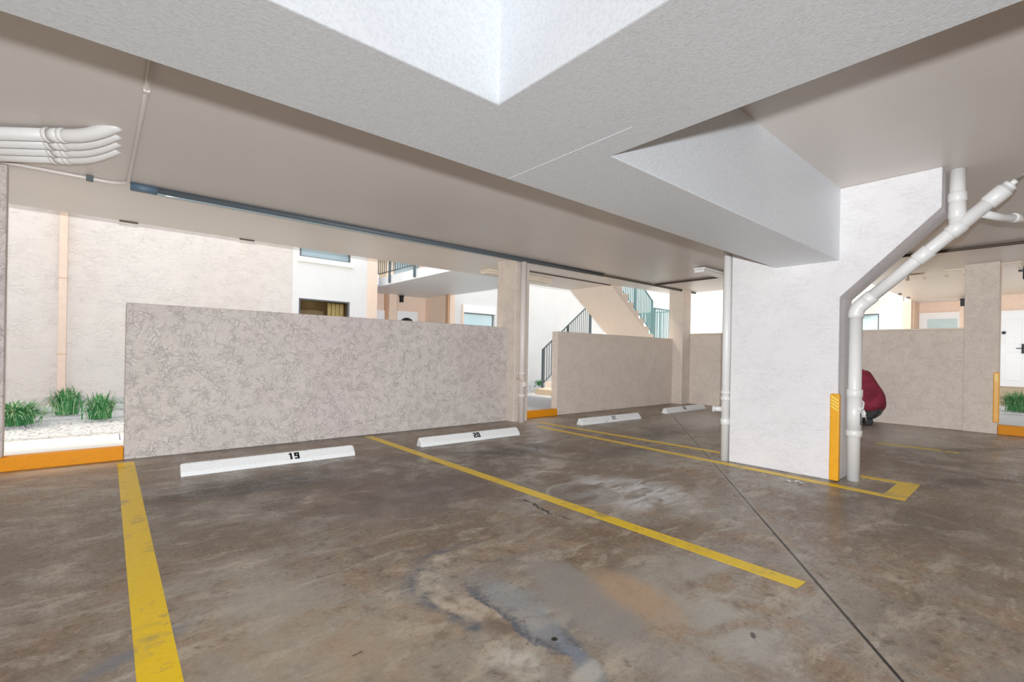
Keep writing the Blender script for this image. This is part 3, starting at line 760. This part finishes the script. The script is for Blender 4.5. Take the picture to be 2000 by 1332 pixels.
# ------------------------------------------------------------------ pipes
def collar(root, name, p, d, r, L, mat='pipe'):
    p = Vector(p); d = Vector(d).normalized(); f = B()
    f.tube([p - d * L / 2, p - d * (L / 2 - .006), p + d * (L / 2 - .006), p + d * L / 2], r, 20, rads=(r - .006, r, r, r - .006)); return f.done(name, mat, root)
px, py = 6.27, 1.50; R0 = .062
o = thing('drainpipe', (px, py, 0), 'white drainpipe bending up along the slanted bracket of the white pillar', 'pipe')
f = B(); f.tube([(px, py, 0), (px, py, 1.83)], R0, 24); f.done('vertical_pipe', 'pipe', o)
p1 = Vector((px, py, 1.83)); dd = Vector((0, -1.16, 1.07)).normalized()
f = B(); pts = [p1 - Vector((0, 0, .04))]
for k in range(9):
    a = k / 8 * math.atan2(1.16, 1.07); pts.append(p1 + Vector((0, -(1 - cos(a)) * .13, sin(a) * .13)))
e1 = pts[-1]; pts.append(e1 + dd * .08)
f.tube(pts, R0 + .011, 24); f.done('elbow', 'pipe', o)
e2 = e1 + dd * 1.50
f = B(); f.tube([e1, e2], R0, 24); f.done('slanted_pipe', 'pipe', o)
for t_, L in ((.10, .10), (.70, .14), (1.03, .12), (1.40, .16)): collar(o, 'coupling', e1 + dd * t_, dd, R0 + .011, L)
f = B(); f.tube([e2, e2 + dd * .03, e2 + dd * .035], R0, 20, rads=(R0 - .006, R0 - .006, .02)); f.tube([e2 + dd * .03, e2 + dd * .07], .026, 8); f.done('end_plug', 'pipe', o)
yb = .695; tb = (e1.y - yb) / -dd.y; zb_ = (e1 + dd * tb).z
f = B(); f.tube([(px, yb, zb_ - .02), (px, yb, ZC - .003)], R0, 24); f.done('branch_pipe', 'pipe', o)
collar(o, 'coupling', (px, yb, 2.93), (0, 0, 1), R0 + .010, .09)
collar(o, 'coupling', (px, yb, 2.80), (0, 0, 1), R0 + .006, .16)
# cleanout and clamp near the floor
collar(o, 'coupling', (px, py, .96), (0, 0, 1), R0 + .013, .09); collar(o, 'coupling', (px, py, .52), (0, 0, 1), R0 + .013, .07)
f = B(); f.tube([(px, py, .54), (px, py, .93)], R0 + .007, 24); f.done('cleanout_body', 'pipe', o)
f = B(); f.tube([(px, py, .74), (px + .045, py - .065, .74)], .040, 18); f.tube([(px + .042, py - .06, .74), (px + .052, py - .075, .74)], .046, 18)
f.box((px + .045, py - .095, .730), (px + .066, py - .065, .750)); f.done('cleanout_cap', 'pipe', o)
f = B(); f.tube([(px - .07, py - .05, .78), (px - .02, py - .082, .80), (px + .04, py - .075, .86), (px + .075, py - .03, .90), (px + .09, py + .0, .90)], .010, 8); f.done('clamp_strap', 'pipe', o)
f = B(); f.tube([(px - .035, py - .068, .62), (px - .035, py - .068, .75)], .006, 6); f.done('clamp_bolt', 'slate', o)
# thin rod and side pipe under the ceiling
f = B(); f.tube([e2 + dd * .07, e2 + dd * .07 + Vector((0, -.9, .80)) * .17], .010, 8)
f.done('support_rod', 'chrome', o)['label'] = 'thin steel rod'
q0 = e1 + dd * 1.25 + Vector((.05, -.02, -.03))
f = B(); f.tube([q0, q0 + Vector((.18, -.10, -.02)), q0 + Vector((.42, -.20, -.0)), q0 + Vector((1.6, -.62, .02))], .036, 14); f.done('side_pipe', 'pipe', o)
collar(o, 'coupling', q0 + Vector((.42, -.20, 0)), (1, -.36, 0), .044, .12)

# pipe at the far end of the pillar
o = thing('drainpipe', (6.10, 2.85, 0), 'thin vertical pipe on the far edge of the white pillar', 'pipe')
f = B(); f.tube([(6.10, 2.85, 0), (6.10, 2.85, ZC - .003)], .052, 20); f.done('vertical_pipe', 'pipe', o)
for z, L in ((.80, .05), (.88, .04), (.50, .08)): collar(o, 'coupling', (6.10, 2.85, z), (0, 0, 1), .060, L)
f = B(); f.tube([(6.06, 2.88, .66), (6.02, 2.96, .66)], .034, 14); f.tube([(6.02, 2.96, .66), (6.01, 2.98, .66)], .045, 14); f.done('cleanout_cap', 'pipe', o)
# pipe on the column by the long half wall
o = thing('drainpipe', (6.13, 6.85, 0), 'pinkish painted pipe on the column ending the long half wall', 'pipe')
f = B(); f.tube([(6.13, 6.85, 0), (6.13, 6.85, 3.112)], .062, 20); f.done('vertical_pipe', 'pipe_pink', o)
for z, L in ((.95, .06), (.52, .06)): collar(o, 'coupling', (6.13, 6.85, z), (0, 0, 1), .074, L, 'pipe_pink')
f = B(); f.tube([(6.13, 6.82, .74), (6.10, 6.76, .74)], .05, 16); f.done('cleanout_cap', 'pipe_pink', o)
f = B(); f.tube([(6.03, 6.90, .86), (6.06, 6.80, .82), (6.16, 6.78, .70), (6.22, 6.9, .62)], .010, 8); f.done('clamp_strap', 'peach_dark', o)

# four parallel conduits under the ceiling
dv = Vector((-.78, .62, 0)).normalized()
cl = ('nearest the beam', 'second from the beam', 'third from the beam', 'nearest the outer wall')
for k, yy in enumerate((5.34, 5.55, 5.76, 5.97)):
    p = Vector((.0, yy, ZC - .075))
    o = thing('ceiling_pipe', p, 'white ceiling pipe, the one ' + cl[k] + ' in the row of four', 'pipe', 'four parallel pipes under the ceiling')
    L = 1.35 if k == 3 else (1.6 if k == 2 else 1.9)
    f = B(); f.tube([p + dv * .40, p + dv * L], .053, 16); f.done('pipe', 'pipe', o)
    f = B(); f.tube([p + dv * .44] + [p + dv * (.34 - .40 * q) + Vector((0, 0, .115 * q * q)) for q in (0, .15, .3, .45, .6, .75, .9, 1.0)], .055, 16); f.done('elbow', 'pipe', o)
    collar(o, 'coupling', p + dv * .40, dv, .062, .04); collar(o, 'coupling', p + dv * .52, dv, .062, .04)
    f = B(); f.tube([p + dv * .42, p + dv * .50], .059, 12); f.done('sleeve', 'pipe', o)

# thin conduits
def conduit(name, pts, r, mat, label, cat='conduit', clips=()):
    o = thing(name, pts[0], label, cat)
    f = B(); f.tube(pts, r, 12); f.done('tube', mat, o)
    for c_ in clips:
        f = B(); f.box((c_[0] - .02, c_[1] - .028, c_[2] - .022), (c_[0] + .02, c_[1] + .028, ZC)); f.done('clip', mat, o, .004)
    return o
zc = ZC - .02
cor = [(.16 - .22 * sin(a), 6.76 + .22 * sin(a) if False else 6.78 + .22 * (1 - cos(a)) if False else 6.78 + .22 * sin(a), zc) for a in ()]
bend = [(-.06 + .22 * cos(a), 6.80 + .22 * sin(a), zc) for a in [k * PI / 16 for k in range(9)]]
conduit('ceiling_conduit', [(.20, 2.27, zc), (.185, 5.0, zc), (.16, 6.6, zc)] + bend + [(-.35, 7.02, zc), (-1.6, 7.03, zc)], .017, 'ceiling', 'thin pale conduit running from the beam and bending along the outer edge', clips=((.19, 4.32, zc),))
f = B(); f.box((-.20, 6.95, ZC - .06), (-.14, 7.0, ZC)); tag(f.done('ceiling_clip', 'slate', bevel=.004), 'small dark clip beside the bend of the pale conduit', 'clip')
zc = ZC - .042
o = conduit('ceiling_conduit', [(.19, 6.93, zc), (6.0, 6.875, zc), (8.6, 6.90, ZC - .03)], .042, 'slate', 'thick slate-coloured conduit along the ceiling above the long half wall', clips=((1.40, 6.92, zc), (3.2, 6.90, zc), (5.0, 6.885, zc)))
f = B(); f.tube([(.175, 6.925, zc - .002), (.42, 6.925, zc - .002)], .047, 12); f.done('tape_end', 'bluetape', o)['label'] = 'blue taped end'
f = B(); f.tube([(.42, 6.89, zc - .04), (.50, 6.88, zc - .05), (6.0, 6.83, zc - .045)], .011, 8); f.done('side_cable', 'glass_blue', o)
conduit('ceiling_conduit', [(8.55, 6.92, ZC - .03), (12.9, 6.96, ZC - .03)], .026, 'brownline', 'thin brown conduit continuing to the corner column')
conduit('ceiling_conduit', [(10.70, 6.86, ZC - .03), (10.62, 4.85, ZC - .03), (10.55, -6, ZC - .03)], .026, 'brownline', 'dark conduit crossing the ceiling beyond the white pillar')
f = B(); f.box((7.05, 7.84, ZC - .022), (10.12, 7.875, ZC)); tag(f.done('drip_strip', 'brownline'), 'dark drip line on the soffit before the stairs', 'strip')
for xa, lab in ((.11, 'dark slot at the soffit edge above the downspout wall'), (1.68, 'dark slot at the soffit edge above the long half wall')):
    f = B(); f.box((xa, 9.08, ZC - .018), (xa + .22, 9.125, ZC + .0)); tag(f.done('ceiling_slot', 'brownline'), lab, 'slot')

# fluorescent fixtures
def fixture(x0, x1, y, z, w, mat, label):
    o = thing('ceiling_light', ((x0 + x1) / 2, y, z), label, 'lamp')
    f = B(); f.box((x0, y - w / 2, z - .05), (x1, y + w / 2, z)); f.done('housing', mat, o, .008)
    f = B(); f.prism([(y - w * .36, z - .05), (y + w * .36, z - .05), (y + w * .26, z - .095), (y - w * .26, z - .095)], 'x', x0 + .02, x1 - .02); f.done('diffuser', mat, o, .006)
    for xx in (x0, x1 - .03):
        f = B(); f.box((xx, y - w * .42, z - .1), (xx + .03, y + w * .42, z - .03)); f.done('end_cap', mat, o, .006)
    return o
fixture(9.25, 10.55, 4.92, ZC - .025, .24, 'lamp', 'white fluorescent fixture on the ceiling left of the white pillar pipe')
f = B(); f.box((9.5, 4.88, ZC - .03), (9.6, 4.96, ZC)); f.box((10.2, 4.88, ZC - .03), (10.3, 4.96, ZC)); tag(f.done('fixture_bracket', 'brownline'), 'pair of dark brackets holding the fluorescent fixture', 'bracket')
fixture(6.35, 8.35, 8.42, ZC, .30, 'tan', 'tan box light under the walkway soffit behind the drainpipe column')

# scrap on the floor
r_ = random.Random(3); f = B()
for i in range(7):
    x, y = 5.60 + r_.uniform(0, .14), 1.86 + r_.uniform(-.06, .10); s_ = r_.uniform(.012, .026)
    vs = [f.bm.verts.new((x + s_ * cos(a) * r_.uniform(.6, 1.3), y + s_ * sin(a) * r_.uniform(.6, 1.3), .004 + r_.uniform(0, .010))) for a in [k * PI / 3 for k in range(6)]]
    f.bm.faces.new(vs)
tag(f.done('paper_scrap', 'white'), 'torn white scraps lying by the pillar outline', 'scrap', None, 'stuff')

# ------------------------------------------------------------------ covered scooter
o = thing('covered_scooter', (11.85, 3.1, 0), 'scooter under a maroon cloth cover parked against the far side wall', 'scooter')
f = B(); bm = f.bm
# cross sections along Y: (y, z_bottom, z_top, half width bottom, half width top)
secs = [(2.31, .44, .52, .05, .04), (2.34, .36, .66, .20, .10), (2.40, .32, .76, .27, .14), (2.50, .30, .93, .31, .15), (2.57, .30, 1.07, .33, .15), (2.63, .30, 1.13, .34, .17),
        (2.85, .31, 1.13, .34, .20), (3.0, .30, 1.03, .34, .18), (3.2, .30, .86, .33, .17), (3.5, .30, .80, .32, .17), (3.8, .32, .82, .30, .16), (4.0, .40, .70, .24, .12), (4.1, .48, .58, .08, .06)]
r_ = random.Random(11); rings = []
for (y, zb2, zt, hb, ht) in secs:
    ring = []
    for k in range(28):
        a = 2 * PI * k / 28
        u = cos(a); v_ = sin(a)
        cu = (abs(u) ** .6) * (1 if u > 0 else -1); cv = (abs(v_) ** .6) * (1 if v_ > 0 else -1)
        tz = (cv + 1) / 2; hw = hb + (ht - hb) * tz ** .9
        fold = .014 * sin(k * 2.6 + y * 6) * (1 - tz)
        ring.append(bm.verts.new((11.85 + cu * (hw + fold), y + r_.uniform(-.008, .008), zb2 + (zt - zb2) * tz + (.03 * sin(y * 9 + k) * (1 - tz) ** 3))))
    rings.append(ring)
for A, Z in zip(rings, rings[1:]):
    for k in range(28): bm.faces.new((A[k], A[(k + 1) % 28], Z[(k + 1) % 28], Z[k]))
bm.faces.new(rings[0]); bm.faces.new(rings[-1][::-1])
for fc in bm.faces: fc.smooth = True
c_ = f.done('cover', 'maroon', o); md = c_.modifiers.new('s', 'SUBSURF'); md.levels = 1; md.render_levels = 2
c_['label'] = 'maroon cloth cover'
f = B(); f.tube([(11.70, 2.78, 1.09), (11.66, 2.68, 1.12), (11.70, 2.60, 1.06), (11.80, 2.58, 1.01)], .028, 10, rads=(.018, .030, .026, .012)); f.done('cover_fold', 'maroon', o)
f = B()
f.prism([(2.35, .36), (2.42, .22), (2.52, .13), (2.75, .13), (3.9, .16), (3.95, .36)], 'x', 11.68, 12.02); f.done('underbody', 'black', o, .03)
for yy in (2.58, 3.75):
    f = B(); f.tube([(11.72, yy, .085 if yy < 3 else .2), (11.80, yy, .085 if yy < 3 else .2)], .085 if yy < 3 else .2, 24); f.done('wheel', 'black', o, .015)
f = B(); f.tube([(11.60, 2.62, .33), (11.56, 2.56, .10)], .016, 8); f.tube([(11.59, 2.62, .27), (11.55, 3.05, .18)], .013, 8); f.tube([(11.56, 2.62, .13), (11.56, 3.1, .10)], .012, 8); f.done('stand', 'chrome', o)

# ------------------------------------------------------------------ light
w = bpy.data.worlds.new('sky'); bpy.context.scene.world = w; w.use_nodes = True
nt = w.node_tree; bg = nt.nodes['Background']
tc = nt.nodes.new('ShaderNodeTexCoord'); sx = nt.nodes.new('ShaderNodeSeparateXYZ'); nt.links.new(tc.outputs['Generated'], sx.inputs[0])
mr = nt.nodes.new('ShaderNodeMapRange'); mr.inputs['From Min'].default_value = -.1; mr.inputs['From Max'].default_value = .7; nt.links.new(sx.outputs['Z'], mr.inputs['Value'])
mx = nt.nodes.new('ShaderNodeMix'); mx.data_type = 'RGBA'; mx.inputs[6].default_value = (1, .945, .87, 1); mx.inputs[7].default_value = (.82, .92, 1.0, 1)
nt.links.new(mr.outputs[0], mx.inputs[0]); nt.links.new(mx.outputs[2], bg.inputs['Color']); bg.inputs['Strength'].default_value = 1.6

sun = bpy.data.lights.new('sun', 'SUN'); sun.energy = 5.8; sun.angle = rad(16); sun.color = (1, .91, .76)
so = bpy.data.objects.new('sun', sun); C.objects.link(so)
so.rotation_euler = Vector((-.22, .47, .85)).to_track_quat('Z', 'Y').to_euler()

fl = bpy.data.lights.new('camera_flash', 'POINT'); fl.energy = 300; fl.shadow_soft_size = .035; fl.color = (.90, .95, 1.0)
fl.use_nodes = True; ln = fl.node_tree; em = ln.nodes['Emission']; lf = ln.nodes.new('ShaderNodeLightFalloff')
lf.inputs['Strength'].default_value = 1.0; lf.inputs['Smooth'].default_value = 15.0; ln.links.new(lf.outputs['Linear'], em.inputs['Strength'])
fo = bpy.data.objects.new('camera_flash', fl); C.objects.link(fo); fo.location = (0, -.02, 1.52)

# ------------------------------------------------------------------ camera
cam = bpy.data.cameras.new('camera'); co = bpy.data.objects.new('camera', cam); C.objects.link(co)
F_PX = 923.6; yaw = rad(40.57); roll = rad(1.024)
cam.sensor_fit = 'HORIZONTAL'; cam.sensor_width = 36; cam.lens = F_PX * 36 / 2000
cam.shift_y = (690.6 - 666) / 2000; cam.clip_start = .05; cam.clip_end = 300
Fv = Vector((sin(yaw), cos(yaw), 0)); rt = Vector((cos(yaw), -sin(yaw), 0)); up = Vector((0, 0, 1))
r2 = cos(roll) * rt + sin(roll) * up; u2 = -sin(roll) * rt + cos(roll) * up
co.matrix_world = Matrix(((r2.x, u2.x, -Fv.x, 0), (r2.y, u2.y, -Fv.y, 0), (r2.z, u2.z, -Fv.z, 1.33), (0, 0, 0, 1)))
sc = bpy.context.scene; sc.camera = co
sc.view_settings.view_transform = 'Standard'; sc.view_settings.look = 'None'; sc.view_settings.gamma = 1; sc.view_settings.use_curve_mapping = False
sc.view_settings.exposure = 0.06
sc.cycles.max_bounces = 8; sc.cycles.diffuse_bounces = 5
sc.cycles.sample_clamp_indirect = 6
